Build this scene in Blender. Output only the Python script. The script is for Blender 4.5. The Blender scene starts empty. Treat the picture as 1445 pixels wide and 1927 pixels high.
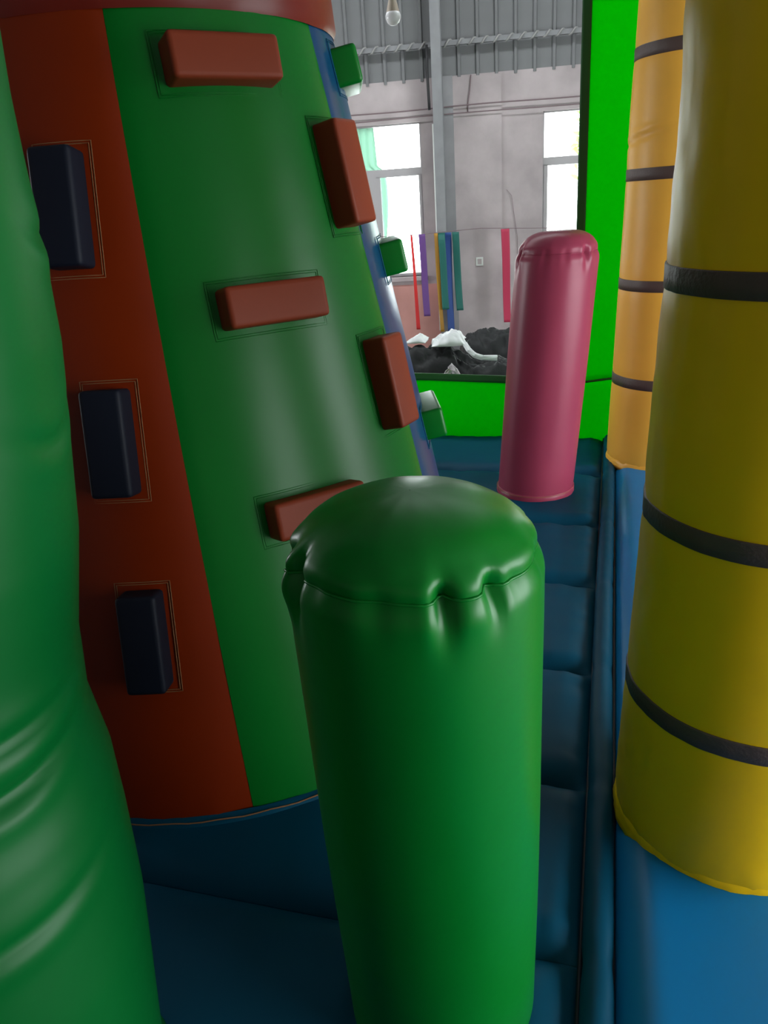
import bpy, bmesh, math, random
from math import sin, cos, pi, radians, exp, hypot, atan2
from mathutils import Vector, Matrix, noise
random.seed(7)
scene = bpy.context.scene
C = scene.collection

# ------------------------------------------------------------------ camera
IMG_W, IMG_H, FOCAL = 1445, 1927, 1446.0
PITCH, ROLL, YAW, EYE = radians(22), radians(4), radians(17), 1.62
fw = Vector((-sin(YAW) * cos(PITCH), cos(YAW) * cos(PITCH), -sin(PITCH)))
rt0 = Vector((cos(YAW), sin(YAW), 0))
up0 = rt0.cross(fw)
rt = rt0 * cos(ROLL) - up0 * sin(ROLL)
up = up0 * cos(ROLL) + rt0 * sin(ROLL)
cam = bpy.data.cameras.new('camera')
cam.sensor_fit = 'VERTICAL'
cam.sensor_height = 24
cam.lens = 24 * FOCAL / IMG_H
cam.clip_start = 0.02
cam_o = bpy.data.objects.new('camera', cam)
m = Matrix((rt, up, -fw)).transposed().to_4x4()
m.translation = (0, 0, EYE)
cam_o.matrix_world = m
C.objects.link(cam_o)
scene.camera = cam_o

# ------------------------------------------------------------------ world: even, bright overcast sky
world = bpy.data.worlds.new('overcast')
scene.world = world
world.use_nodes = True
bg = world.node_tree.nodes['Background']
bg.inputs[0].default_value = (0.93, 0.98, 1.0, 1)
bg.inputs[1].default_value = 1.0
scene.view_settings.view_transform = 'Standard'
scene.view_settings.look = 'None'
scene.view_settings.gamma = 1
scene.view_settings.use_curve_mapping = False
scene.view_settings.exposure = 3.9
scene.cycles.max_bounces = 10
scene.cycles.diffuse_bounces = 6
scene.cycles.transparent_max_bounces = 12
scene.cycles.sample_clamp_indirect = 6

# the hall: origin on the far wall, s runs along that wall, o is the distance in front of it
HP = Vector((-2.054, 10.01, 0))
HA = radians(8)
HD = Vector((cos(HA), sin(HA), 0))
HN = Vector((-sin(HA), cos(HA), 0))
GROUND = -0.5
WALL_TOP = 2.91
ROOF = 5.2
S0, S1, DEPTH = -9.0, 7.0, 19.0
WIN_W, WIN_Z0, WIN_Z1 = 1.385, 0.70, 2.465
WINS = [-1.60 + 2.825 * k for k in (-2, -1, 0, 1, 2)]
DOOR_O = (7.2, 13.6)          # wide loading door in the right-hand wall, beside the camera
DOOR_TOP = 3.0
ADDED_LEFT_O = [(2.6, 5.8)]   # opening added to the left-hand wall for fill light from that side
LEFT_Z = (0.7, 2.9)
ADDED_SKY_O = [(2.5, 3.1)]   # roof opening added to brighten the far wall and the fabric wall


def hall(s, o, z):
    p = HP + HD * s - HN * o
    return Vector((p.x, p.y, z))


def portal(center, xdir, inward, sx, sy):
    L = bpy.data.lights.new('daylight_portal', 'AREA')
    L.shape = 'RECTANGLE'
    L.size, L.size_y = sx, sy
    L.cycles.is_portal = True
    ob = bpy.data.objects.new('daylight_portal', L)
    x = Vector(xdir).normalized()
    z = -Vector(inward).normalized()
    y = z.cross(x)
    mm = Matrix((x, y, z)).transposed().to_4x4()
    mm.translation = center
    ob.matrix_world = mm
    C.objects.link(ob)


for w0 in WINS:
    portal(hall(w0 + WIN_W / 2, -0.16, (WIN_Z0 + WIN_Z1) / 2), HD, -HN, WIN_W, WIN_Z1 - WIN_Z0)
portal(hall(S1 + 0.16, sum(DOOR_O) / 2, (GROUND + DOOR_TOP) / 2), HN, -HD, DOOR_O[1] - DOOR_O[0], DOOR_TOP - GROUND)
for a, b in ADDED_LEFT_O:
    portal(hall(S0 - 0.16, (a + b) / 2, sum(LEFT_Z) / 2), HN, HD, b - a, LEFT_Z[1] - LEFT_Z[0])
for a, b in ADDED_SKY_O:
    portal(hall((S0 + S1) / 2, (a + b) / 2, ROOF + 0.2), HD, (0, 0, -1), 9.0, b - a)


# ------------------------------------------------------------------ materials
def mat(name, col, rough=0.5, spec=0.5, metal=0.0, bump=0.0, bscale=30.0, vary=0.0, vscale=4.0, trans=None):
    mt = bpy.data.materials.new(name)
    mt.use_nodes = True
    nt = mt.node_tree
    b = nt.nodes['Principled BSDF']
    b.inputs['Base Color'].default_value = (*col, 1)
    b.inputs['Roughness'].default_value = rough
    b.inputs['Specular IOR Level'].default_value = spec
    b.inputs['Metallic'].default_value = metal
    tc = nt.nodes.new('ShaderNodeTexCoord')
    if vary:
        n = nt.nodes.new('ShaderNodeTexNoise')
        n.inputs['Scale'].default_value = vscale
        n.inputs['Detail'].default_value = 6
        r = nt.nodes.new('ShaderNodeMapRange')
        r.inputs['From Min'].default_value = 0.3
        r.inputs['From Max'].default_value = 0.7
        r.inputs['To Min'].default_value = 1 - vary
        r.inputs['To Max'].default_value = 1 + vary * 0.4
        mx = nt.nodes.new('ShaderNodeMix')
        mx.data_type = 'RGBA'
        mx.blend_type = 'MULTIPLY'
        mx.inputs['Factor'].default_value = 1
        mx.inputs['A'].default_value = (*col, 1)
        nt.links.new(tc.outputs['Object'], n.inputs['Vector'])
        nt.links.new(n.outputs['Fac'], r.inputs['Value'])
        nt.links.new(r.outputs['Result'], mx.inputs['B'])
        nt.links.new(mx.outputs['Result'], b.inputs['Base Color'])
    if bump:
        n = nt.nodes.new('ShaderNodeTexNoise')
        n.inputs['Scale'].default_value = bscale
        n.inputs['Detail'].default_value = 3
        bp = nt.nodes.new('ShaderNodeBump')
        bp.inputs['Strength'].default_value = bump
        bp.inputs['Distance'].default_value = 0.01
        nt.links.new(tc.outputs['Object'], n.inputs['Vector'])
        nt.links.new(n.outputs['Fac'], bp.inputs['Height'])
        nt.links.new(bp.outputs['Normal'], b.inputs['Normal'])
    if trans:
        t = nt.nodes.new('ShaderNodeBsdfTranslucent')
        t.inputs['Color'].default_value = (*trans[0], 1)
        ms = nt.nodes.new('ShaderNodeMixShader')
        ms.inputs[0].default_value = trans[1]
        nt.links.new(b.outputs[0], ms.inputs[1])
        nt.links.new(t.outputs[0], ms.inputs[2])
        nt.links.new(ms.outputs[0], nt.nodes['Material Output'].inputs['Surface'])
    return mt


def vinyl(name, col, rough=0.4, spec=0.22):
    return mat(name, col, rough=rough, spec=spec, bump=0.1, bscale=9, vary=0.06, vscale=3)


M = dict(
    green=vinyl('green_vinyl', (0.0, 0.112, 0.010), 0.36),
    orange=vinyl('orange_vinyl', (0.16, 0.014, 0.0)),
    hold_orange=vinyl('hold_orange_vinyl', (0.19, 0.030, 0.009), 0.55),
    navy=vinyl('navy_vinyl', (0.004, 0.006, 0.014), 0.6),
    blue=vinyl('blue_vinyl', (0.0, 0.050, 0.095), 0.55, 0.1),
    tower_blue=vinyl('tower_blue_vinyl', (0.0, 0.035, 0.10), 0.3, 0.5),
    shaded_green=vinyl('shaded_green_vinyl', (0.0, 0.062, 0.010), 0.42, 0.13),  # post green with shade put into the colour for the left pillar
    lit_edge_blue=vinyl('lit_edge_blue_vinyl', (0.002, 0.17, 0.42), 0.42),  # floor blue with the light at this edge put into the colour
    maroon=vinyl('maroon_vinyl', (0.12, 0.01, 0.005)),
    yellow=vinyl('yellow_vinyl', (0.82, 0.50, 0.003), 0.38),
    amber=vinyl('amber_vinyl', (0.85, 0.44, 0.06), 0.38),
    strap=mat('dark_brown_webbing', (0.075, 0.045, 0.036), 0.55, bump=0.2, bscale=120),
    pink=vinyl('pink_vinyl', (0.25, 0.034, 0.068), 0.36),
    stitch=mat('tan_thread', (0.22, 0.10, 0.035), 0.8),
    wall_green=mat('thin_green_fabric', (0.0, 0.30, 0.004), 0.6, spec=0.15, bump=0.1, bscale=6, trans=((0.0, 0.85, 0.002), 0.7)),
    hem_green=mat('dark_green_webbing', (0.008, 0.09, 0.012), 0.6),
    plaster=mat('stained_plaster', (0.51, 0.45, 0.455), 0.9, spec=0.2, bump=0.25, bscale=12, vary=0.24, vscale=2.2),
    pier=mat('grey_render', (0.33, 0.33, 0.34), 0.9, spec=0.2, bump=0.25, bscale=12, vary=0.25, vscale=2),
    coral=mat('coral_paint', (0.66, 0.34, 0.30), 0.8, spec=0.2, vary=0.12, vscale=3),
    steel=mat('painted_steel', (0.27, 0.275, 0.285), 0.45, vary=0.15, vscale=5),
    sheet=mat('steel_cladding', (0.20, 0.205, 0.21), 0.5, metal=0.0, vary=0.12, vscale=1.5),
    concrete=mat('concrete', (0.28, 0.27, 0.26), 0.85, vary=0.2, vscale=1.2),
    frame=mat('window_aluminium', (0.45, 0.43, 0.44), 0.5),
    pipe=mat('white_plastic', (0.8, 0.84, 0.8), 0.35),
    rubber=mat('black_cable', (0.02, 0.02, 0.022), 0.6),
    wire=mat('grey_wire', (0.22, 0.16, 0.17), 0.7),
    rope=mat('pale_rope', (0.36, 0.36, 0.35), 0.8),
    black=mat('black_tarpaulin', (0.016, 0.017, 0.018), 0.6, spec=0.3, bump=0.3, bscale=25),
    white=mat('white_sheet', (0.75, 0.77, 0.78), 0.5, bump=0.2, bscale=20),
    greyw=mat('grey_strap', (0.55, 0.5, 0.53), 0.7),
    socket=mat('tan_lampholder', (0.45, 0.38, 0.30), 0.5),
    bulb=mat('milky_bulb', (0.85, 0.85, 0.86), 0.25),
    leaf=mat('leaf', (0.16, 0.42, 0.06), 0.6, trans=((0.3, 0.7, 0.1), 0.4)),
    curtain=mat('pale_green_curtain', (0.45, 0.62, 0.5), 0.9, trans=((0.26, 0.36, 0.31), 0.75)),
)
g = bpy.data.materials.new('window_glass')
g.use_nodes = True
nt = g.node_tree
nt.nodes.remove(nt.nodes['Principled BSDF'])
tr = nt.nodes.new('ShaderNodeBsdfTransparent')
tr.inputs[0].default_value = (0.94, 0.97, 0.95, 1)
gl = nt.nodes.new('ShaderNodeBsdfGlossy')
gl.inputs['Roughness'].default_value = 0.05
fr = nt.nodes.new('ShaderNodeFresnel')
fr.inputs[0].default_value = 1.45
mx = nt.nodes.new('ShaderNodeMixShader')
nt.links.new(fr.outputs[0], mx.inputs[0])
nt.links.new(tr.outputs[0], mx.inputs[1])
nt.links.new(gl.outputs[0], mx.inputs[2])
nt.links.new(mx.outputs[0], nt.nodes['Material Output'].inputs['Surface'])
M['glass'] = g
for nme, c in dict(red=(0.75, 0.05, 0.05), purple=(0.20, 0.09, 0.32), gold=(0.55, 0.30, 0.04), teal=(0.03, 0.19, 0.16),
                   royal=(0.06, 0.13, 0.42), rose=(0.62, 0.06, 0.13)).items():
    M['rib_' + nme] = mat('ribbon_' + nme, c, 0.55, trans=(c, 0.3))


# ------------------------------------------------------------------ helpers
def link(name, verts, faces, material, parent=None, smooth=True):
    me = bpy.data.meshes.new(name)
    me.from_pydata([tuple(v) for v in verts], [], faces)
    me.update()
    if smooth:
        me.polygons.foreach_set('use_smooth', [True] * len(me.polygons))
    me.materials.append(material)
    ob = bpy.data.objects.new(name, me)
    C.objects.link(ob)
    if parent:
        ob.parent = parent
    return ob


def tag(ob, label, cat=None, group=None, kind=None):
    ob['label'] = label
    if cat:
        ob['category'] = cat
    if group:
        ob['group'] = group
    if kind:
        ob['kind'] = kind
    return ob


def empty(name, loc, label, cat=None, group=None, kind=None):
    ob = bpy.data.objects.new(name, None)
    ob.empty_display_size = 0.1
    ob.location = loc
    C.objects.link(ob)
    return tag(ob, label, cat, group, kind)


def grid(f, nu, nv, closed_u=False):
    """vertices f(i, j) on an nu x nv lattice and the quads between them"""
    vs = [f(i, j) for j in range(nv) for i in range(nu)]
    fs = []
    for j in range(nv - 1):
        for i in range(nu if closed_u else nu - 1):
            k = (i + 1) % nu
            fs.append((j * nu + i, j * nu + k, (j + 1) * nu + k, (j + 1) * nu + i))
    return vs, fs


def box_data(boxes, frame=None):
    vs, fs = [], []
    for (x0, x1, y0, y1, z0, z1) in boxes:
        b = len(vs)
        for z in (z0, z1):
            for (x, y) in ((x0, y0), (x1, y0), (x1, y1), (x0, y1)):
                vs.append(frame(x, y, z) if frame else Vector((x, y, z)))
        fs += [(b, b + 3, b + 2, b + 1), (b + 4, b + 5, b + 6, b + 7), (b, b + 1, b + 5, b + 4), (b + 1, b + 2, b + 6, b + 5),
               (b + 2, b + 3, b + 7, b + 6), (b + 3, b, b + 4, b + 7)]
    return vs, fs


def fix_normals(ob):
    bm = bmesh.new()
    bm.from_mesh(ob.data)
    bmesh.ops.recalc_face_normals(bm, faces=bm.faces)
    bm.to_mesh(ob.data)
    bm.free()
    return ob


def hall_box(name, material, boxes, parent=None):
    # boxes in (s0, s1, o0, o1, z0, z1) of the hall
    return fix_normals(link(name, *box_data(boxes, hall), material, parent, smooth=False))


def tube(name, pts, r, material, parent=None, n=8, closed=False, rfun=None):
    pts = [Vector(p) for p in pts]
    N = len(pts)
    vs = []
    prev = None
    for i, p in enumerate(pts):
        if closed:
            t = pts[(i + 1) % N] - pts[i - 1]
        else:
            t = pts[min(i + 1, N - 1)] - pts[max(i - 1, 0)]
        t.normalize()
        a = prev if prev is not None else (Vector((0, 0, 1)) if abs(t.z) < 0.9 else Vector((1, 0, 0)))
        u = (a - t * a.dot(t)).normalized()
        prev = u
        v = t.cross(u)
        rr = rfun(i / max(1, N - 1)) if rfun else r
        for k in range(n):
            an = 2 * pi * k / n
            vs.append(p + (u * cos(an) + v * sin(an)) * rr)
    fs = []
    for i in range(N if closed else N - 1):
        j = (i + 1) % N
        for k in range(n):
            q = (k + 1) % n
            fs.append((i * n + k, i * n + q, j * n + q, j * n + k))
    if not closed:
        fs.append(tuple(range(n - 1, -1, -1)))
        fs.append(tuple((N - 1) * n + k for k in range(n)))
    return link(name, vs, fs, material, parent)


def bevel_box(name, material, sx, sy, sz, parent, bev=0.012, seg=3, puff=0.0):
    bm = bmesh.new()
    bmesh.ops.create_cube(bm, size=1)
    bmesh.ops.scale(bm, vec=(sx, sy, sz), verts=bm.verts)
    bmesh.ops.bevel(bm, geom=list(bm.edges), offset=bev, segments=seg, affect='EDGES', profile=0.6)
    me = bpy.data.meshes.new(name)
    bm.to_mesh(me)
    bm.free()
    me.polygons.foreach_set('use_smooth', [True] * len(me.polygons))
    me.materials.append(material)
    ob = bpy.data.objects.new(name, me)
    C.objects.link(ob)
    ob.parent = parent
    return ob


def adiff(a, b):
    return (a - b + pi) % (2 * pi) - pi


def gauss(x, w):
    return exp(-(x / w) ** 2)


# ------------------------------------------------------------------ the hall
tag(hall_box('floor', M['concrete'], [(S0, S1, 0, DEPTH, GROUND - 0.1, GROUND)]), 'grey concrete floor of the hall', kind='structure')
xs = [S0] + [v for w in WINS for v in (w, w + WIN_W)] + [S1]
wb = []
for i in range(0, len(xs), 2):
    wb.append((xs[i], xs[i + 1], -0.24, 0, GROUND, WALL_TOP))
for w in WINS:
    wb.append((w, w + WIN_W, -0.24, 0, GROUND, WIN_Z0))
    wb.append((w, w + WIN_W, -0.24, 0, WIN_Z1, WALL_TOP))
wall_back = tag(hall_box('wall_back', M['plaster'], wb), 'stained off-white plaster wall with tall windows', kind='structure')
hall_box('pier', M['pier'], [(0.06, 0.185, 0, 0.05, GROUND, WALL_TOP)], wall_back)
hall_box('raised_render', M['plaster'], [(0.185, 0.745, 0, 0.025, GROUND, WALL_TOP - 0.02)], wall_back)
hall_box('coral_dado', M['coral'], [(S0, 0.0, 0, 0.012, GROUND, 0.60)], wall_back)
# ribbed steel sheets above the plaster
clad = tag(bpy.data.objects.new('wall_upper_cladding', None), 'grey ribbed steel cladding above the plaster wall', kind='structure')
C.objects.link(clad)
PITCHR = 0.2155
s = -0.841 - PITCHR * 37
prof = [(0, 0), (0.012, 0.03), (0.04, 0.03), (0.052, 0.0), (PITCHR + 0.004, 0.0)]
vs = []
for (a, o) in prof:
    for z in (WALL_TOP - 0.03, ROOF + 0.05):
        vs.append(HD * a - HN * (o - 0.02) + Vector((0, 0, z)))
for (a, o) in prof:
    for z in (WALL_TOP - 0.03, ROOF + 0.05):
        vs.append(HD * a - HN * (o - 0.03) + Vector((0, 0, z)))
n = len(prof)
fs = [(2 * i, 2 * i + 2, 2 * i + 3, 2 * i + 1) for i in range(n - 1)] + [(2 * n + 2 * i + 1, 2 * n + 2 * i + 3, 2 * n + 2 * i + 2, 2 * n + 2 * i) for i in range(n - 1)]
first = None
while s < S1 - 0.1:
    if first is None:
        first = link('cladding_sheet', vs, fs, M['sheet'], clad, smooth=False)
        q = first
    else:
        q = first.copy()
        C.objects.link(q)
    q.location = hall(s, 0, 0)
    s += PITCHR
# side walls, near wall, roof
wl_ = [(S0 - 0.24, S0, 0, DEPTH, GROUND, LEFT_Z[0]), (S0 - 0.24, S0, 0, DEPTH, LEFT_Z[1], ROOF)]
oe = [0] + [v for p in ADDED_LEFT_O for v in p] + [DEPTH]
for i in range(0, len(oe), 2):
    wl_.append((S0 - 0.24, S0, oe[i], oe[i + 1], LEFT_Z[0], LEFT_Z[1]))
wall_left = tag(hall_box('wall_left', M['plaster'], wl_), 'plaster wall on the left of the hall with a wide opening added for fill light', kind='structure')
for a, b in ADDED_LEFT_O:
    for k in range(4):
        o_ = a + (b - a - 0.05) * k / 3
        hall_box('window_mullion', M['frame'], [(S0 - 0.14, S0 - 0.08, o_, o_ + 0.05, LEFT_Z[0], LEFT_Z[1])], wall_left)
tag(hall_box('wall_right', M['plaster'], [(S1, S1 + 0.24, 0, DOOR_O[0], GROUND, ROOF), (S1, S1 + 0.24, DOOR_O[1], DEPTH, GROUND, ROOF),
                                          (S1, S1 + 0.24, DOOR_O[0], DOOR_O[1], DOOR_TOP, ROOF)]), 'plaster wall with a wide open loading door', kind='structure')
tag(hall_box('wall_front', M['plaster'], [(S0, S1, DEPTH, DEPTH + 0.24, GROUND, ROOF)]), 'plain plaster wall behind the viewer', kind='structure')
sa, sb = (S0 + S1) / 2 - 4.5, (S0 + S1) / 2 + 4.5
rb_ = []
edges = [-0.24] + [v for p in ADDED_SKY_O for v in p] + [DEPTH + 0.24]
for i in range(0, len(edges), 2):
    rb_.append((S0 - 0.24, S1 + 0.24, edges[i], edges[i + 1], ROOF, ROOF + 0.12))
for a, b in ADDED_SKY_O:
    rb_.append((S0 - 0.24, sa, a, b, ROOF, ROOF + 0.12))
    rb_.append((sb, S1 + 0.24, a, b, ROOF, ROOF + 0.12))
tag(hall_box('ceiling', M['sheet'], rb_), 'grey steel roof with an added light opening along the far wall', kind='structure')


def window(n, w0, label):
    w1 = w0 + WIN_W
    f = 0.05
    zt0, zt1 = 1.895, 1.975
    ob = tag(hall_box('window_%d' % n, M['frame'], [
        (w0, w1, -0.13, -0.07, WIN_Z1 - 0.015, WIN_Z1), (w0, w1, -0.13, -0.07, WIN_Z0, WIN_Z0 + 0.015),
        (w0, w0 + 0.02, -0.13, -0.07, WIN_Z0, WIN_Z1), (w1 - 0.02, w1, -0.13, -0.07, WIN_Z0, WIN_Z1)]), label, kind='structure')
    hall_box('transom', M['frame'], [(w0, w1, -0.13, -0.065, zt0, zt1)], ob)
    hall_box('pane', M['glass'], [(w0 + 0.02, w1 - 0.02, -0.102, -0.098, zt1, WIN_Z1 - 0.015)], ob)
    mid = w1 - 0.02 - 0.555
    for a, b in ((w0 + 0.02, w0 + 0.575), (mid, w1 - 0.02)):
        sash = hall_box('sash', M['frame'], [(a, a + 0.045, -0.125, -0.06, WIN_Z0 + 0.015, zt0), (b - 0.03, b, -0.125, -0.06, WIN_Z0 + 0.015, zt0),
                                             (a, b, -0.125, -0.06, zt0 - 0.012, zt0), (a, b, -0.125, -0.06, WIN_Z0 + 0.015, WIN_Z0 + 0.04)], ob)
        hall_box('pane', M['glass'], [(a + 0.045, b - 0.03, -0.102, -0.098, WIN_Z0 + 0.04, zt0 - 0.012)], sash)
    hall_box('mullion', M['frame'], [(w0 + 0.575, mid, -0.13, -0.06, WIN_Z0, zt0)], ob)
    hall_box('window_sill', M['plaster'], [(w0 - 0.02, w1 + 0.02, -0.1, 0.05, WIN_Z0 - 0.05, WIN_Z0)], ob)


WLAB = ['tall window far to the left behind the climbing tower', 'tall window left of the climbing tower', 'bright window between the climbing tower and the steel column',
        'bright window above the pink post beside the green fabric wall', 'tall window hidden behind the green fabric wall']
for i, w0 in enumerate(WINS):
    window(i + 1, w0, WLAB[i])

# curtain bunched at the left of the near window
def curt(i, j):
    t = j / 24
    z = 2.46 - 1.74 * t
    edge = -0.80 + 0.10 * t + (0.09 * sin(pi * min(1, t * 1.3)) if t > 0.28 else 0)
    a = -1.5 + (edge + 1.5) * i / 60
    return hall(a, -0.17 + 0.012 * sin(a * 70) + 0.005 * sin(a * 23 + t * 4), z)


vs, fs = grid(curt, 61, 25)
cu = link('curtain', vs, fs, M['curtain'])
sol = cu.modifiers.new('thickness', 'SOLIDIFY')
sol.thickness = 0.002
tag(cu, 'pale green curtain hanging at the left side of the window', 'curtain')

# steel column with its web and flanges
col = empty('steel_column', hall(0, 0.3, GROUND), 'grey steel column standing against the plaster wall', 'column')
CP = col.location


def rel(boxes, name, material):
    ob = hall_box(name, material, boxes)
    ob.data.transform(Matrix.Translation(-CP))
    ob.parent = col
    return ob


rel([(-0.035, 0.075, 0.30, 0.312, GROUND, ROOF)], 'flange', M['steel'])
rel([(-0.035, 0.075, 0.08, 0.092, GROUND, ROOF)], 'flange', M['steel'])
rel([(0.014, 0.026, 0.092, 0.30, GROUND, ROOF)], 'web', M['steel'])
rel([(-0.06, 0.10, 0.06, 0.33, GROUND, GROUND + 0.02)], 'base_plate', M['steel'])
tag(tube('conduit_pipe', [hall(-0.052, 0.09, 0.02), hall(-0.052, 0.09, 2.42)], 0.014, M['pipe'], n=10), 'white plastic conduit running down the left of the steel column', 'pipe')
tag(tube('cable', [hall(-0.075, 0.30, 2.55), hall(-0.078, 0.3, 2.7), hall(-0.085, 0.30, 2.95), hall(-0.08, 0.30, 3.2)], 0.016, M['rubber']), 'black cable bundle hanging left of the steel column', 'cable')
# girt with a twisted pale rope wound along it
girt = empty('girt_rail', hall(0, 0.09, 3.23), 'grey steel rail wound with pale rope across the cladding', 'rail')
GP = girt.location
q = hall_box('rail', M['steel'], [(S0 + 0.1, S1 - 0.1, 0.05, 0.10, 3.205, 3.255)])
q.data.transform(Matrix.Translation(-GP))
q.parent = girt
tube('rope', [hall(a * 0.02, 0.085, 3.23) + HN * -0.033 * cos(a * 0.9) + Vector((0, 0, 0.033 * sin(a * 0.9))) - GP for a in range(-120, 130)], 0.011, M['rope'], girt, n=6)
# wires along the wall
tag(tube('wall_wire', [hall(a, 0.06, 2.587 + 0.006 * sin(a * 3)) for a in [-4 + 0.2 * k for k in range(45)]], 0.007, M['wire']), 'upper thin wire strung along the plaster wall', 'wire')
tag(tube('wall_wire', [hall(a, 0.06, 2.508 + 0.006 * sin(a * 2.3 + 1)) for a in [-4 + 0.2 * k for k in range(45)]], 0.006, M['wire']), 'lower thin wire strung along the plaster wall just above the windows', 'wire')
tag(tube('loose_wire', [hall(0.40, 0.04, 2.90), hall(0.385, 0.045, 2.75), hall(0.36, 0.04, 2.62), hall(0.355, 0.04, 2.52)], 0.006, M['wire']), 'short loose wire dangling from the top of the plaster wall', 'wire')
tag(tube('loose_wire', [hall(0.80, 0.02, 1.65), hall(0.86, 0.03, 1.58), hall(0.88, 0.02, 1.42), hall(0.93, 0.02, 1.1), hall(0.93, 0.02, 0.9)], 0.003, M['wire']), 'thin wire drooping down the wall behind the pink post', 'wire')
sb_ = empty('wall_socket', hall(0.462, 0.025, 0.84), 'small white square socket on the plaster wall', 'socket')
for nm, bx, mm in (('plate', (0.418, 0.506, 0.025, 0.037, 0.79, 0.89), M['pipe']), ('socket_face', (0.437, 0.487, 0.037, 0.043, 0.81, 0.87), M['plaster'])):
    q = hall_box(nm, mm, [bx])
    q.data.transform(Matrix.Translation(-sb_.location))
    q.parent = sb_
# bulb on a cord
bp = Vector((-1.663, 6.564, 2.84))
bulb = empty('hanging_bulb', bp, 'milky light bulb in a tan holder hanging from a cord', 'bulb')
N = 24


def lathe(name, prof, material, parent, n=24):
    vs, fs = grid(lambda i, j: Vector((prof[j][0] * cos(2 * pi * i / n), prof[j][0] * sin(2 * pi * i / n), prof[j][1])), n, len(prof), True)
    return link(name, vs, fs, material, parent)


lathe('glass', [(0.0005, 0), (0.025, 0.004), (0.045, 0.02), (0.056, 0.045), (0.058, 0.065), (0.052, 0.085), (0.047, 0.09)], M['bulb'], bulb)
lathe('lampholder', [(0.049, 0.088), (0.046, 0.10), (0.036, 0.14), (0.026, 0.175), (0.02, 0.20), (0.006, 0.21)], M['socket'], bulb)
tube('cord', [(0, 0, 0.2), (0.004, 0, 0.8), (0, 0, ROOF - 2.84)], 0.007, M['pipe'], bulb)
# bush outside the right window
bush = empty('garden_shrub', hall(2.1, -1.3, -0.3), 'green leafy shrub outside the window above the pink post', 'shrub')
tube('stem', [(0, 0, 0), (0.02, 0.03, 1.2), (-0.05, 0.0, 2.75)], 0.03, M['wire'], bush)
vs, fs = [], []
for k in range(420):
    th, ph = random.uniform(0, 2 * pi), random.uniform(-1, 1)
    rr = random.uniform(0.2, 0.46)
    c = Vector((rr * cos(th) * (1 - ph * ph) ** 0.5, rr * sin(th), 2.4 + 0.75 * ph))
    a = Vector((random.uniform(-1, 1), random.uniform(-1, 1), random.uniform(-1, 1))).normalized()
    b2 = a.orthogonal().normalized()
    k0 = len(vs)
    L_ = random.uniform(0.05, 0.09)
    vs += [c - a * L_, c + b2 * L_ * 0.45 + Vector((0, 0, 0.01)), c + a * L_, c - b2 * L_ * 0.45 + Vector((0, 0, 0.01))]
    fs.append((k0, k0 + 1, k0 + 2, k0 + 3))
lf = link('foliage', vs, fs, M['leaf'], bush, smooth=False)
lf['kind'] = 'stuff'

# ribbons on a string
RO = 0.45
strp = [(-1.6, 1.23), (-0.8, 1.221), (-0.345, 1.219), (-0.216, 1.219), (-0.04, 1.228), (0.1, 1.232), (0.2, 1.236), (0.49, 1.246), (0.784, 1.228), (1.3, 1.2), (2.2, 1.25)]
tag(tube('ribbon_string', [hall(a, RO, z) for a, z in strp], 0.004, M['wire'], n=6), 'thin string stretched across the hall holding coloured ribbons', 'string')


def ribbon(label, mt, s_top, s_bot, z_bot, w, tw=0.3, ph=0.0, wt=None, ro=RO):
    zt = 1.222
    wt = wt or w

    def f(i, j):
        t = j / 30
        ww = wt + (w - wt) * t
        a = (i / 6 - 0.5) * ww
        c = s_top + (s_bot - s_top) * t + 0.004 * sin(5 * t + ph)
        o = ro + (RO - ro) * max(0, 1 - t * 12) + 0.012 * sin(6 * t + ph) + a * tw * sin(2.2 * t + ph)
        return hall(c + a * cos(tw * sin(3 * t + ph)), o, zt + (z_bot - zt) * t)
    vs, fs = grid(f, 7, 31)
    ob = link('ribbon', vs, fs, M['rib_' + mt])
    sd = ob.modifiers.new('thickness', 'SOLIDIFY')
    sd.thickness = 0.002
    tag(ob, label, 'ribbon', 'ribbons hanging from the string')


ribbon('narrow red ribbon hanging in front of the window', 'red', -0.338, -0.300, 0.10, 0.05, 0.05, 0, 0.026)
ribbon('purple ribbon hanging beside the window edge', 'purple', -0.214, -0.185, 0.259, 0.082, 0.2, 1)
ribbon('golden yellow ribbon left of the teal ribbon at the column', 'gold', -0.045, -0.005, 0.06, 0.05, 0.5, 2)
ribbon('teal ribbon in front of the steel column overlapping a blue one', 'teal', 0.022, 0.052, 0.335, 0.085, 0.2, 0.4, ro=0.50)
ribbon('long blue ribbon partly behind the teal ribbon', 'royal', 0.095, 0.100, 0.06, 0.085, 0.2, 2.2, ro=0.40)
ribbon('teal ribbon hanging alone on the plaster wall right of the column', 'teal', 0.187, 0.222, 0.31, 0.085, 0.2, 1.4)
ribbon('rose pink ribbon hanging left of the pink post', 'rose', 0.772, 0.80, 0.14, 0.085, 0.2, 0.5, 0.1)

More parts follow.
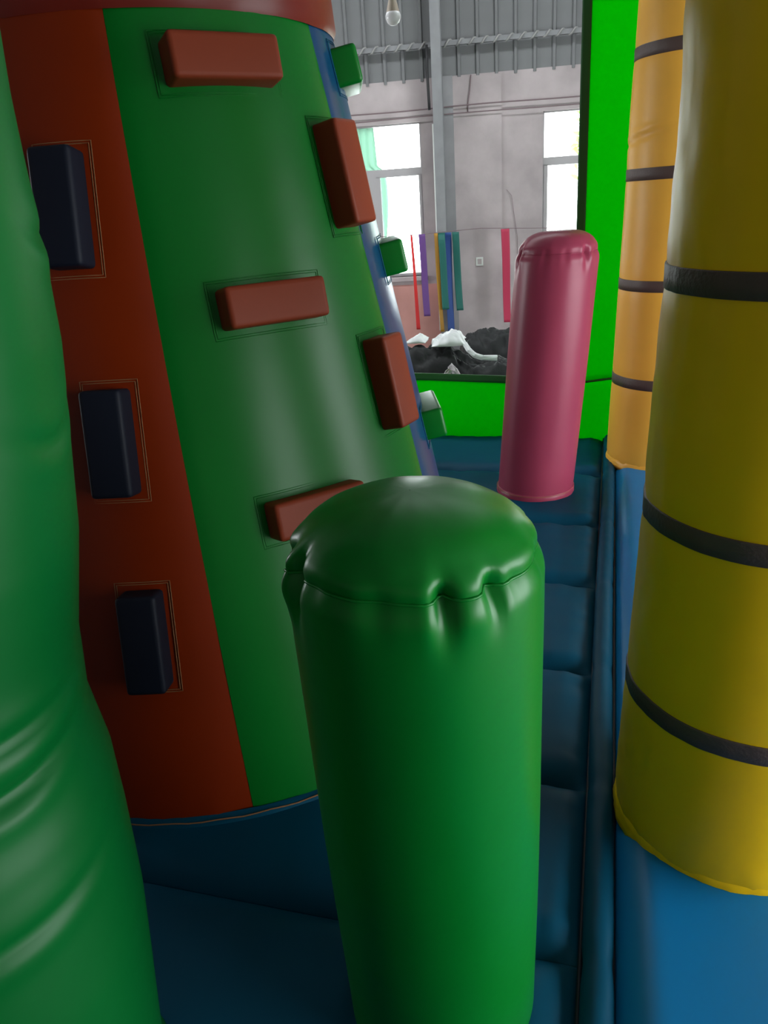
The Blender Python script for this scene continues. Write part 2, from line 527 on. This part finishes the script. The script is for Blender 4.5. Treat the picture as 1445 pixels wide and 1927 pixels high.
# heap of tarpaulins on the hall floor behind the low green wall
def heap(name, label, cat, material, s0, s1, o0, o1, top, seed, amp=0.06, base=None, nu=60, nv=36, crease=9.0, side=0.07):
    """a crumpled bundle: a folded top over a closed body that rests on the floor or on the bundle below"""
    def f(i, j):
        u, v = i / (nu - 1), j / (nv - 1)
        e = min(u, 1 - u) * 2
        e2 = min(v, 1 - v) * 2
        k = sin(pi / 2 * min(1, e * (s1 - s0) * 0.5 / side)) ** 0.6 * sin(pi / 2 * min(1, e2 * 1.5)) ** 0.55
        a = s0 + (s1 - s0) * u
        o = o0 + (o1 - o0) * v
        p = Vector((a * crease * 0.35, o * crease * 0.35, seed))
        rid = 1 - abs(noise.noise(p * 1.3)) * 2.2
        h = top(a) + amp * rid * 0.6 + amp * 0.5 * noise.noise(p * 3.1) + amp * 0.5 * (0.5 - abs(noise.noise(p * 5.3)) * 2)
        b = base(a, o) if base else GROUND
        a += 0.05 * noise.noise(p + Vector((7, 3, 1)))
        return hall(a, o + 0.05 * noise.noise(p + Vector((2, 9, 4))), b + (h - b) * k)
    vs, fs = grid(f, nu, nv)
    off = len(vs)
    ring = [i for i in range(nu)] + [j * nu + nu - 1 for j in range(1, nv)] + [(nv - 1) * nu + i for i in range(nu - 2, -1, -1)] + [j * nu for j in range(nv - 2, 0, -1)]
    fs.append(tuple(reversed(ring)))
    ob = fix_normals(link(name, vs, fs, material))
    return tag(ob, label, cat)


def lin(pts):
    def g_(a):
        if a <= pts[0][0]:
            return pts[0][1]
        for (x0, y0), (x1, y1) in zip(pts, pts[1:]):
            if a <= x1:
                return y0 + (y1 - y0) * (a - x0) / (x1 - x0)
        return pts[-1][1]
    return g_


topL = lin([(-1.4, 0.25), (-0.6, 0.36), (-0.1, 0.36), (0.1, 0.35), (0.25, 0.34), (0.36, 0.27), (0.5, 0.22), (1.0, 0.20), (1.6, 0.15)])
topR = lin([(0.25, 0.30), (0.45, 0.32), (0.6, 0.34), (0.9, 0.35), (1.5, 0.3)])
heap('tarpaulin_bundle', 'long crumpled black tarpaulin bundle right behind the low green wall', 'tarpaulin', M['black'], -1.4, 1.7, 2.95, 3.70, topL, 1.0, amp=0.08, nu=150, nv=50, side=0.3)
heap('tarpaulin_bundle', 'second black tarpaulin bundle farther back showing left of the pink post', 'tarpaulin', M['black'], 0.20, 1.8, 2.10, 2.86, topR, 5.0, amp=0.07, nu=90, nv=44, side=0.2)


def drape(name, label, cat, material, path, w, thick=0.006, ripple=0.012, seed=0.0):
    """a loose strip of cloth along a path of (s, o, z), w wide"""
    pts = [hall(*p) for p in path]
    n_ = 40

    def at(t):
        x = t * (len(pts) - 1)
        k = min(int(x), len(pts) - 2)
        fr_ = x - k
        fr_ = fr_ * fr_ * (3 - 2 * fr_)
        return pts[k].lerp(pts[k + 1], fr_)

    def f(i, j):
        t = j / (n_ - 1)
        p = at(t)
        d_ = (at(min(1, t + 0.02)) - at(max(0, t - 0.02))).normalized()
        side = d_.cross(-HN).normalized()
        a = i / 8 - 0.5
        nz = noise.noise(Vector((a * 5, t * 6, seed)))
        ww = w(t) if callable(w) else w
        return p + side * a * ww - HN * (ripple * nz * 2 + ripple * cos(a * 5))
    vs, fs = grid(f, 9, n_)
    ob = link(name, vs, fs, material)
    sd = ob.modifiers.new('thickness', 'SOLIDIFY')
    sd.thickness = thick
    return tag(ob, label, cat)


heap('white_sheet', 'crumpled white plastic sheet lying on top of the black tarpaulin bundle', 'sheet', M['white'], 0.06, 0.37, 3.10, 3.50,
     lin([(0.06, 0.435), (0.13, 0.455), (0.24, 0.515), (0.32, 0.50), (0.37, 0.44)]), 3.3, 0.035, base=lambda a, o: 0.425, nu=40, nv=26, crease=16)
heap('white_sheet', 'small folded white scrap on the black tarpaulin beside the climbing tower', 'sheet', M['white'], -0.14, 0.03, 3.15, 3.42,
     lin([(-0.14, 0.45), (-0.05, 0.49), (0.03, 0.455)]), 6.3, 0.02, base=lambda a, o: 0.445, nu=24, nv=20, crease=16)
drape('white_strip', 'long white strip trailing from the sheet toward the pink post', 'strip', M['white'], [(0.385, 3.52, 0.44), (0.42, 3.6, 0.40), (0.47, 3.64, 0.36), (0.54, 3.66, 0.34), (0.66, 3.66, 0.335)], 0.045, ripple=0.006)
drape('grey_strap', 'pale webbing strap slanting down right on the black tarpaulin', 'strap', M['greyw'], [(0.26, 3.72, 0.30), (0.30, 3.75, 0.26), (0.35, 3.76, 0.16), (0.42, 3.76, 0.0), (0.46, 3.74, -0.2)], lambda t: 0.05 + 0.03 * t)
drape('grey_strap', 'pale webbing strap slanting down left on the black tarpaulin', 'strap', M['greyw'], [(0.275, 3.83, 0.29), (0.245, 3.84, 0.25), (0.21, 3.85, 0.16), (0.17, 3.85, 0.02), (0.15, 3.83, -0.2)], lambda t: 0.04 + 0.05 * t)


# ------------------------------------------------------------------ inflatable floor
floor_i = empty('inflatable_floor', (0, 0, GROUND), 'blue inflatable floor of quilted air chambers with a raised tube divider', 'play floor')
ZB = GROUND
SEAMS = [-1.2, -0.55, 0.10, 0.70, 1.293, 1.872, 2.482, 3.168, 3.845, 4.645, 5.40]
XL, XR = -3.4, 1.25


def cushion(name, x0, x1, y0, y1, puff, nx, ny, seed, gather=0.014):
    def f(i, j):
        u, v = i / (nx - 1), j / (ny - 1)
        # finer steps near the seams
        v = 0.5 - 0.5 * cos(pi * v)
        u2 = 0.5 - 0.5 * cos(pi * u)
        x = x0 + (x1 - x0) * u2
        y = y0 + (y1 - y0) * v
        e = min((y - y0), (y1 - y)) / 0.10
        ex = min((x - x0), (x1 - x)) / 0.10
        k = (1 - max(0, 1 - min(1, e)) ** 2.2) * (1 - max(0, 1 - min(1, ex)) ** 2.2)
        nn = noise.noise(Vector((x * 9, y * 1.3, seed)))
        n2 = noise.noise(Vector((x * 26, y * 4, seed + 4)))
        gx = gather * (nn + 0.6 * n2) * exp(-abs(e) * 0.55) * min(1, e * 3)
        ny_ = noise.noise(Vector((x * 3, y * 22, seed + 9)))
        gy = gather * 0.8 * ny_ * exp(-abs(ex) * 0.6) * min(1, ex * 3)
        return Vector((x, y, -0.045 + puff * k + gx + gy - ZB))
    vs, fs = grid(f, nx, ny)
    # closed underneath so that the chamber has depth
    nu, nv = nx, ny
    ring = list(range(nu)) + [j * nu + nu - 1 for j in range(1, nv)] + [(nv - 1) * nu + i for i in range(nu - 2, -1, -1)] + [j * nu for j in range(nv - 2, 0, -1)]
    b = len(vs)
    for r in ring:
        p = vs[r]
        vs.append(Vector((p.x, p.y, 0.0)))
    for k in range(len(ring)):
        k2 = (k + 1) % len(ring)
        fs.append((ring[k2], ring[k], b + k, b + k2))
    return link(name, vs, fs, M['lit_edge_blue' if name == 'edge_chamber' else 'blue'], floor_i)


for i, (a, b) in enumerate(zip(SEAMS, SEAMS[1:])):
    cushion('air_chamber', XL, -0.004, a, b, 0.045, 110, 26, i * 3.7)
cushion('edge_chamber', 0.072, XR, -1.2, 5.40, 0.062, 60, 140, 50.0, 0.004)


def dv(i, j):
    y = -1.2 + 6.6 * j / 260
    a = -0.3 + (pi + 0.6) * i / 20
    pinch = 1 - 0.10 * max(gauss(y - sy, 0.03) for sy in SEAMS)
    nn = 0.0018 * noise.noise(Vector((y * 20, a * 1.2, 3)))
    wob = 0.004 * sin(y * 1.7)
    r = 0.037 * pinch + nn
    return Vector((0.034 + wob - r * cos(a), y, -0.028 - ZB + r * 1.0 * sin(a)))


vs, fs = grid(dv, 21, 261)
link('divider_tube', vs, [tuple(reversed(f_)) for f_ in fs], M['blue'], floor_i)
tube('piping', [(-0.002, -1.2 + 0.1 * k, -0.028 - ZB) for k in range(67)], 0.006, M['navy'], floor_i, n=6)
tube('piping', [(0.071, -1.2 + 0.1 * k, -0.028 - ZB) for k in range(67)], 0.006, M['navy'], floor_i, n=6)


# ------------------------------------------------------------------ climbing tower
AX, AY, R0, R1, ZT = -1.399, 2.406, 0.971, 0.576, 2.083
tower = empty('climbing_tower', (AX, AY, 0), 'tall cone climbing tower with orange, green and blue panels and padded holds', 'climbing tower')


def cone_r(z):
    return R0 + (R1 - R0) * z / ZT


def seam_deg(k, z):
    # seams lean slightly round the cone
    return -61.3 + 60 * k - 6.2 * max(0, z) / ZT


PAN = ['green', 'blue', 'orange', 'green', 'blue', 'orange']
for k in range(6):
    def f(i, j, k=k):
        t = j / 60
        z = -0.035 + (ZT + 0.035) * t
        a = radians(seam_deg(k, z) + 60 * i / 40)
        r = cone_r(max(z, 0.0)) * (1.0 + 0.006 * sin(pi * i / 40))
        e = 1 - abs(2 * i / 40 - 1)
        r -= 0.004 * exp(-e * 14)
        # gathers just above the base seam
        r += 0.006 * noise.noise(Vector((a * 14, z * 3, 2))) * exp(-max(0, z) / 0.05) + 0.004 * noise.noise(Vector((a * 2.5, z * 1.6, 8)))
        return Vector((r * cos(a), r * sin(a), z))
    vs, fs = grid(f, 41, 61)
    link(PAN[k] + '_panel', vs, fs, M['tower_blue' if PAN[k] == 'blue' else PAN[k]], tower)


def f(i, j):
    prof = [(R1 + 0.004, ZT - 0.002), (R1 + 0.012, ZT + 0.02), (R1 + 0.004, ZT + 0.12), (R1 - 0.03, ZT + 0.3), (R1 - 0.09, ZT + 0.5), (R1 - 0.2, ZT + 0.64), (R1 - 0.4, ZT + 0.72), (0.001, ZT + 0.74)]
    a = 2 * pi * i / 96
    r, z = prof[j]
    r += 0.005 * noise.noise(Vector((cos(a) * 6, sin(a) * 6, z * 3))) * (r > 0.1)
    return Vector((r * cos(a), r * sin(a), z))


vs, fs = grid(f, 96, 8, True)
link('maroon_cap', vs, fs, M['maroon'], tower)


def f(i, j):
    a = 2 * pi * i / 160
    r = R0 + 0.002 + 0.032 * j / 3 + 0.004 * noise.noise(Vector((a * 8, j * 0.4, 1)))
    z = 0.012 - 0.012 * j / 3 + 0.005 * noise.noise(Vector((a * 12, 5, j * 0.5))) * (1 - j / 3) + (0.004 if j < 3 else -0.02)
    return Vector((r * cos(a), r * sin(a), z))


vs, fs = grid(f, 160, 4, True)
link('base_flange', vs, fs, M['blue'], tower)
tube('base_stitching', [(cos(2 * pi * k / 160) * (R0 + 0.022), sin(2 * pi * k / 160) * (R0 + 0.022), 0.0115 + 0.002 * sin(k * 1.7)) for k in range(160)], 0.0022, M['stitch'], tower, n=5, closed=True)

slope = atan2(R0 - R1, ZT)


def hold(kind, deg, z, w, h, d=0.088, twist=0.0, stitch=True):
    a = radians(deg)
    r = cone_r(z)
    outw = Vector((cos(a) * cos(slope), sin(a) * cos(slope), sin(slope)))
    tang = Vector((-sin(a), cos(a), 0))
    upv = outw.cross(tang)
    ob = bevel_box('climbing_hold', M[kind], w, h, d, tower, 0.014, 3)
    mm = Matrix((tang, upv, outw)).transposed().to_4x4()
    sag = r - r * cos((w / 2) / r)
    mm.translation = Vector((cos(a) * r, sin(a) * r, z)) + outw * (d / 2 - 0.012 - sag)
    ob.matrix_local = mm @ Matrix.Rotation(radians(twist), 4, 'Z')
    # machine-stitched patch outline on the tower skin around the hold
    if stitch:
        for gap in (0.016, 0.022):
            pts = []
            W2, H2 = w / 2 + gap, h / 2 + gap
            per = [(-W2, -H2), (W2, -H2), (W2, H2), (-W2, H2)]
            for q_ in range(4):
                (x0, y0), (x1, y1) = per[q_], per[(q_ + 1) % 4]
                for t in range(8):
                    x, y = x0 + (x1 - x0) * t / 8, y0 + (y1 - y0) * t / 8
                    drop = r - (max(0, r * r - x * x)) ** 0.5
                    pts.append(Vector((x, y, -(d / 2 - 0.012 - sag) - drop + 0.004)))
            tube('stitching', pts, 0.0012, M['stitch'] if kind == 'navy' else M['green' if kind == 'hold_orange' else 'blue'], ob, n=5, closed=True)
    return ob


for kind, places in (
        ('navy', [(-80.8, 1.645, 0), (-76.8, 1.082, 0), (-75.2, 0.552, 0)]),
        ('hold_orange', [(-42.3, 1.962, 1), (-41.3, 1.386, 1), (-40.5, 0.828, 1), (-13.0, 1.69, 0), (-13.5, 1.107, 0), (-13, 0.53, 0)]),
        ('green', [(18.3, 1.992, 1), (18.3, 1.445, 1), (18.3, 0.885, 1), (50, 1.70, 0), (48, 1.11, 0), (47, 0.53, 0)])):
    for dd, z, flat_ in places:
        if flat_:
            hold(kind, dd, z, 0.285, 0.105)
        else:
            hold(kind, dd, z, 0.108 if kind == 'navy' else 0.116, 0.275)


# ------------------------------------------------------------------ padded posts and pillars
def body_mesh(name, prof, n, disp, material, parent, tilt=(0, 0), cap_bottom=False):
    """prof: list of (r, z); disp(theta, z, r) -> radial offset"""
    def f(i, j):
        r, z = prof[j]
        a = 2 * pi * i / n
        rr = r + (disp(a, z, r) if r > 0.004 else 0)
        dz = 0
        return Vector((rr * cos(a) + tilt[0] * z, rr * sin(a) + tilt[1] * z, z + dz))
    vs, fs = grid(f, n, len(prof), True)
    return link(name, vs, fs, material, parent)


def pleats(seed, count, amp, jitter=0.7):
    rnd = random.Random(seed)
    L_ = []
    for k in range(count):
        L_.append((2 * pi * (k + rnd.uniform(-jitter, jitter) * 0.5) / count, amp * rnd.uniform(0.35, 1.3), rnd.uniform(0.05, 0.12), rnd.uniform(0.03, 0.085)))
    return L_


def post(name, label, loc, R, H, dome, material, tilt, seed, extra=(), amp=0.006, cat='padded post', group=None, hem=True, taper=0.0, flat=2.0):
    ob = empty(name, loc, label, cat, group)
    P = pleats(seed, 15, amp) + list(extra)

    def disp(a, z, r):
        d = 0.0035 * noise.noise(Vector((cos(a) * 2, sin(a) * 2, z * 1.7 + seed)))
        dz = H - z
        for (pa, am, w, ln) in P:
            x = adiff(a, pa)
            d += (-am * gauss(x, w) + 0.35 * am * (gauss(x - 1.8 * w, w) + gauss(x + 1.8 * w, w))) * exp(-(dz / ln) ** 2)
        return d
    prof = []
    nz = 70
    for j in range(nz + 1):
        t = j / nz
        z = -0.03 + (H + 0.03) * (1 - (1 - t) ** 1.6)
        e = (H - z) / 0.045
        r = R - (0.016 * (1 - min(1, e)) ** 2 if e < 1 else 0)
        r *= (1 + 0.012 * sin(pi * max(0, z) / H)) * (1 - taper * (1 - max(0, z) / H))
        prof.append((r, z))
    body_mesh('body', prof, 144, disp, material, ob, tilt)
    # cap: sewn at the rim, swelling up in the middle
    rim = prof[-1][0]
    cp = []
    for j in range(26):
        t = j / 25
        rr = rim * cos(t * pi / 2)
        zz = H + dome * max(0, 1 - cos(t * pi / 2) ** flat) ** 0.46
        if j == 0:
            zz = H - 0.002
        cp.append((max(rr + (0.004 * sin(pi * min(1, t * 4)) if t < 0.25 else 0), 0.0008), zz))

    def dcap(a, z, r):
        d = 0.0
        dz = z - H
        for (pa, am, w, ln) in P:
            x = adiff(a, pa)
            d += (-am * gauss(x, w) + 0.35 * am * (gauss(x - 1.8 * w, w) + gauss(x + 1.8 * w, w))) * exp(-(dz / (ln * 0.5)) ** 2)
        d += 0.003 * noise.noise(Vector((cos(a) * 3, sin(a) * 3, z * 30))) * min(1, dz / 0.02) if dz > 0 else 0
        return d
    body_mesh('top_cap', cp, 144, dcap, material, ob, tilt)
    tube('cap_seam', [Vector(((rim + disp(2 * pi * k / 120, H, rim) + 0.0005) * cos(2 * pi * k / 120) + tilt[0] * H,
                              (rim + disp(2 * pi * k / 120, H, rim) + 0.0005) * sin(2 * pi * k / 120) + tilt[1] * H, H - 0.001)) for k in range(120)], 0.0028, material, ob, n=6, closed=True)
    if hem:
        hp = [(R + 0.001, 0.034), (R + 0.006, 0.03), (R + 0.007, 0.012), (R + 0.010, -0.004), (R + 0.002, -0.02)]
        body_mesh('base_hem', hp, 96, lambda a, z, r: 0.003 * noise.noise(Vector((a * 5, z * 20, seed))), material, ob, tilt)
        tube('hem_stitching', [((R + 0.007) * cos(2 * pi * k / 90), (R + 0.007) * sin(2 * pi * k / 90), 0.026) for k in range(90)], 0.0016, M['stitch'], ob, n=5, closed=True)
    return ob


# direction from the posts towards the viewer, for the crumples that face the camera
post('padded_post', 'short round green padded post standing nearest the viewer', (-0.294, 1.146, 0), 0.214, 1.093, 0.098, M['green'], (0.0, -0.03), 11,
     extra=[(radians(203), 0.024, 0.10, 0.06), (radians(221), 0.018, 0.06, 0.07), (radians(296), 0.015, 0.08, 0.06), (radians(318), 0.016, 0.07, 0.05)], group='padded posts', hem=False, taper=0.07)
post('padded_post', 'round pink padded post standing before the low green wall', (-0.377, 4.295, 0), 0.214, 1.318, 0.105, M['pink'], (0.078, 0.011), 23,
     extra=[(radians(205), 0.022, 0.09, 0.06), (radians(318), 0.016, 0.08, 0.06)], group='padded posts', flat=3.0)


def pillar(name, label, loc, R, H, material, tilt, seed, bands, bw, disp_extra=None, group=None, cat='padded pillar'):
    ob = empty(name, loc, label, cat, group)

    def disp(a, z, r):
        d = 0.004 * noise.noise(Vector((cos(a) * 1.6, sin(a) * 1.6, z * 1.8 + seed)))
        for b in bands:
            d -= 0.004 * gauss(z - b, 0.04)
        d += 0.005 * noise.noise(Vector((a * 6, z * 16, seed + 2))) * exp(-max(0, z) / 0.07)
        if disp_extra:
            d += disp_extra(a, z)
        return d
    prof = []
    nz = 170
    for j in range(nz + 1):
        z = -0.03 + (H + 0.03) * j / nz
        e = (H - z) / 0.25
        r = R * (1 - (1 - min(1, e)) ** 2.5)
        if z < 0.06:
            r -= 0.010 * (1 - max(0, z) / 0.06) ** 2
        prof.append((max(r, 0.001), z))
    body_mesh('body', prof, 120, disp, material, ob, tilt)
    for b in bands:
        bp_ = [(R + 0.0005, b - bw / 2), (R + 0.0042, b - bw / 2 + 0.001), (R + 0.0045, b), (R + 0.0055, b + bw / 2 - 0.003), (R + 0.0045, b + bw / 2), (R - 0.004, b + bw / 2)]
        body_mesh('strap', bp_, 120, lambda a, z, r, b=b: disp(a, b, r) + 0.0015 * noise.noise(Vector((a * 7, b * 9, seed))), M['strap'], ob, tilt)
    hp = [(R - 0.010, 0.042), (R - 0.001, 0.036), (R + 0.002, 0.018), (R + 0.004, 0.002), (R + 0.004, -0.012), (R - 0.004, -0.02)]
    body_mesh('base_hem', hp, 120, lambda a, z, r: 0.005 * noise.noise(Vector((a * 6, z * 30, seed + 6))) + 0.003 * noise.noise(Vector((a * 17, z * 12, seed))), material, ob, tilt)
    return ob


def lump(a, z):
    d = 0.016 * gauss(adiff(a, radians(200)), 0.5) * gauss(z - 1.93, 0.09)
    d += 0.003 * noise.noise(Vector((a * 9, z * 14, 1))) * gauss(adiff(a, radians(195)), 0.5)
    return d


def wr(a, z):
    return -0.012 * gauss(z - 1.86 - 0.06 * sin(a - 4.0), 0.012) * gauss(adiff(a, radians(215)), 0.7) + 0.006 * gauss(z - 1.885 - 0.06 * sin(a - 4.0), 0.015) * gauss(adiff(a, radians(215)), 0.7)


pillar('banded_pillar', 'thick yellow pillar with dark straps at the right edge', (0.373, 1.83, 0), 0.300, 3.0, M['yellow'], (0.022, -0.05), 2.0,
       [0.441, 0.928, 1.439, 1.95, 2.46], 0.050, lump, 'banded pillars')
pillar('banded_pillar', 'amber yellow pillar with dark straps standing by the green fabric wall', (0.335, 4.92, 0), 0.315, 3.1, M['amber'], (0.022, 0), 9.0,
       [0.528, 1.082, 1.661, 2.247, 2.83], 0.062, wr, 'banded pillars')


# big green pillar in the left foreground, pinched by folds near its foot
def lp(a, z):
    rp = lin([(0.0, 0.02), (0.45, 0.022), (0.62, 0.014), (0.74, 0.004), (0.86, -0.022), (0.98, -0.022), (1.15, 0.002), (1.45, 0.018), (1.6, 0.012), (1.8, -0.002), (2.1, -0.01)])
    d = rp(z)
    for (zc, am, c0, wd, sl) in ((0.93, 0.009, -0.2, 0.42, 0.05), (0.85, 0.012, -0.32, 0.42, 0.10), (0.645, 0.007, -0.42, 0.5, 0.06), (1.32, 0.006, 0.3, 0.3, 0.3), (1.6, 0.006, 0.55, 0.25, 0.3)):
        x = adiff(a, c0)
        zz = zc + sl * x * x
        win = gauss(x, wd)
        d += (-am * gauss(z - zz, 0.013) + 0.7 * am * gauss(z - zz + 0.03, 0.022) + 0.4 * am * gauss(z - zz - 0.035, 0.03)) * win
    return d


big = empty('green_pillar', (-1.068, 0.669, 0), 'large creased green pillar cut off by the left edge', 'padded pillar')
prof = []
for j in range(261):
    z = -0.03 + 2.93 * j / 260
    e = (2.9 - z) / 0.25
    prof.append((max(0.001, 0.299 * (1 - (1 - min(1, e)) ** 2.5)), z))
body_mesh('body', prof, 160, lambda a, z, r: lp(a, z) + 0.003 * noise.noise(Vector((cos(a) * 3, sin(a) * 3, z * 2.5))), M['shaded_green'], big, (-0.01, 0.126))
body_mesh('base_hem', [(0.315, 0.03), (0.325, 0.015), (0.335, 0.0), (0.32, -0.02)], 100, lambda a, z, r: 0.004 * noise.noise(Vector((a * 6, z * 30, 3))), M['shaded_green'], big)

# ------------------------------------------------------------------ green fabric end wall with its opening
gw = empty('green_fabric_wall', (0, 5.40, 0), 'bright green fabric end wall with a low panel and tall side panel', 'fabric wall')
low = lin([(-3.4, 0.46), (-1.32, 0.432), (-0.706, 0.410), (-0.30, 0.384), (-0.143, 0.379), (0.03, 0.402), (0.9, 0.45)])


def sheet_wall(name, x0, x1, zf0, zf1, nx, nz, mt, th, y=0.0, amp=0.012):
    def f(i, j):
        x = x0 + (x1 - x0) * i / (nx - 1)
        z = zf0(x) + (zf1(x) - zf0(x)) * j / (nz - 1)
        w_ = amp * noise.noise(Vector((x * 2.4, z * 1.3, 5))) + 0.4 * amp * noise.noise(Vector((x * 7 + z * 4, z * 3 - x * 2, 8)))
        return Vector((x, y + w_, z))
    vs, fs = grid(f, nx, nz)
    ob = link(name, vs, fs, mt, gw)
    sd = ob.modifiers.new('thickness', 'SOLIDIFY')
    sd.thickness = th
    sd.offset = 0
    return ob


zero = lambda x: -0.06
sheet_wall('low_panel', -3.4, 0.9, zero, low, 90, 12, M['wall_green'], 0.004)
sheet_wall('side_panel', -0.215, 0.9, low, lambda x: 3.1, 30, 60, M['wall_green'], 0.004)
sheet_wall('sill_hem', -3.4, -0.165, lambda x: low(x) - 0.038, lambda x: low(x) + 0.014, 90, 4, M['hem_green'], 0.012)
sheet_wall('jamb_hem', -0.228, -0.172, low, lambda x: 3.1, 5, 60, M['hem_green'], 0.012)
tube('panel_seam', [(x, -0.012 + 0.012 * noise.noise(Vector((x * 2.4, low(x) * 1.3, 5))), low(x)) for x in [-0.17 + 0.03 * k for k in range(36)]], 0.008, M['hem_green'], gw, n=6)
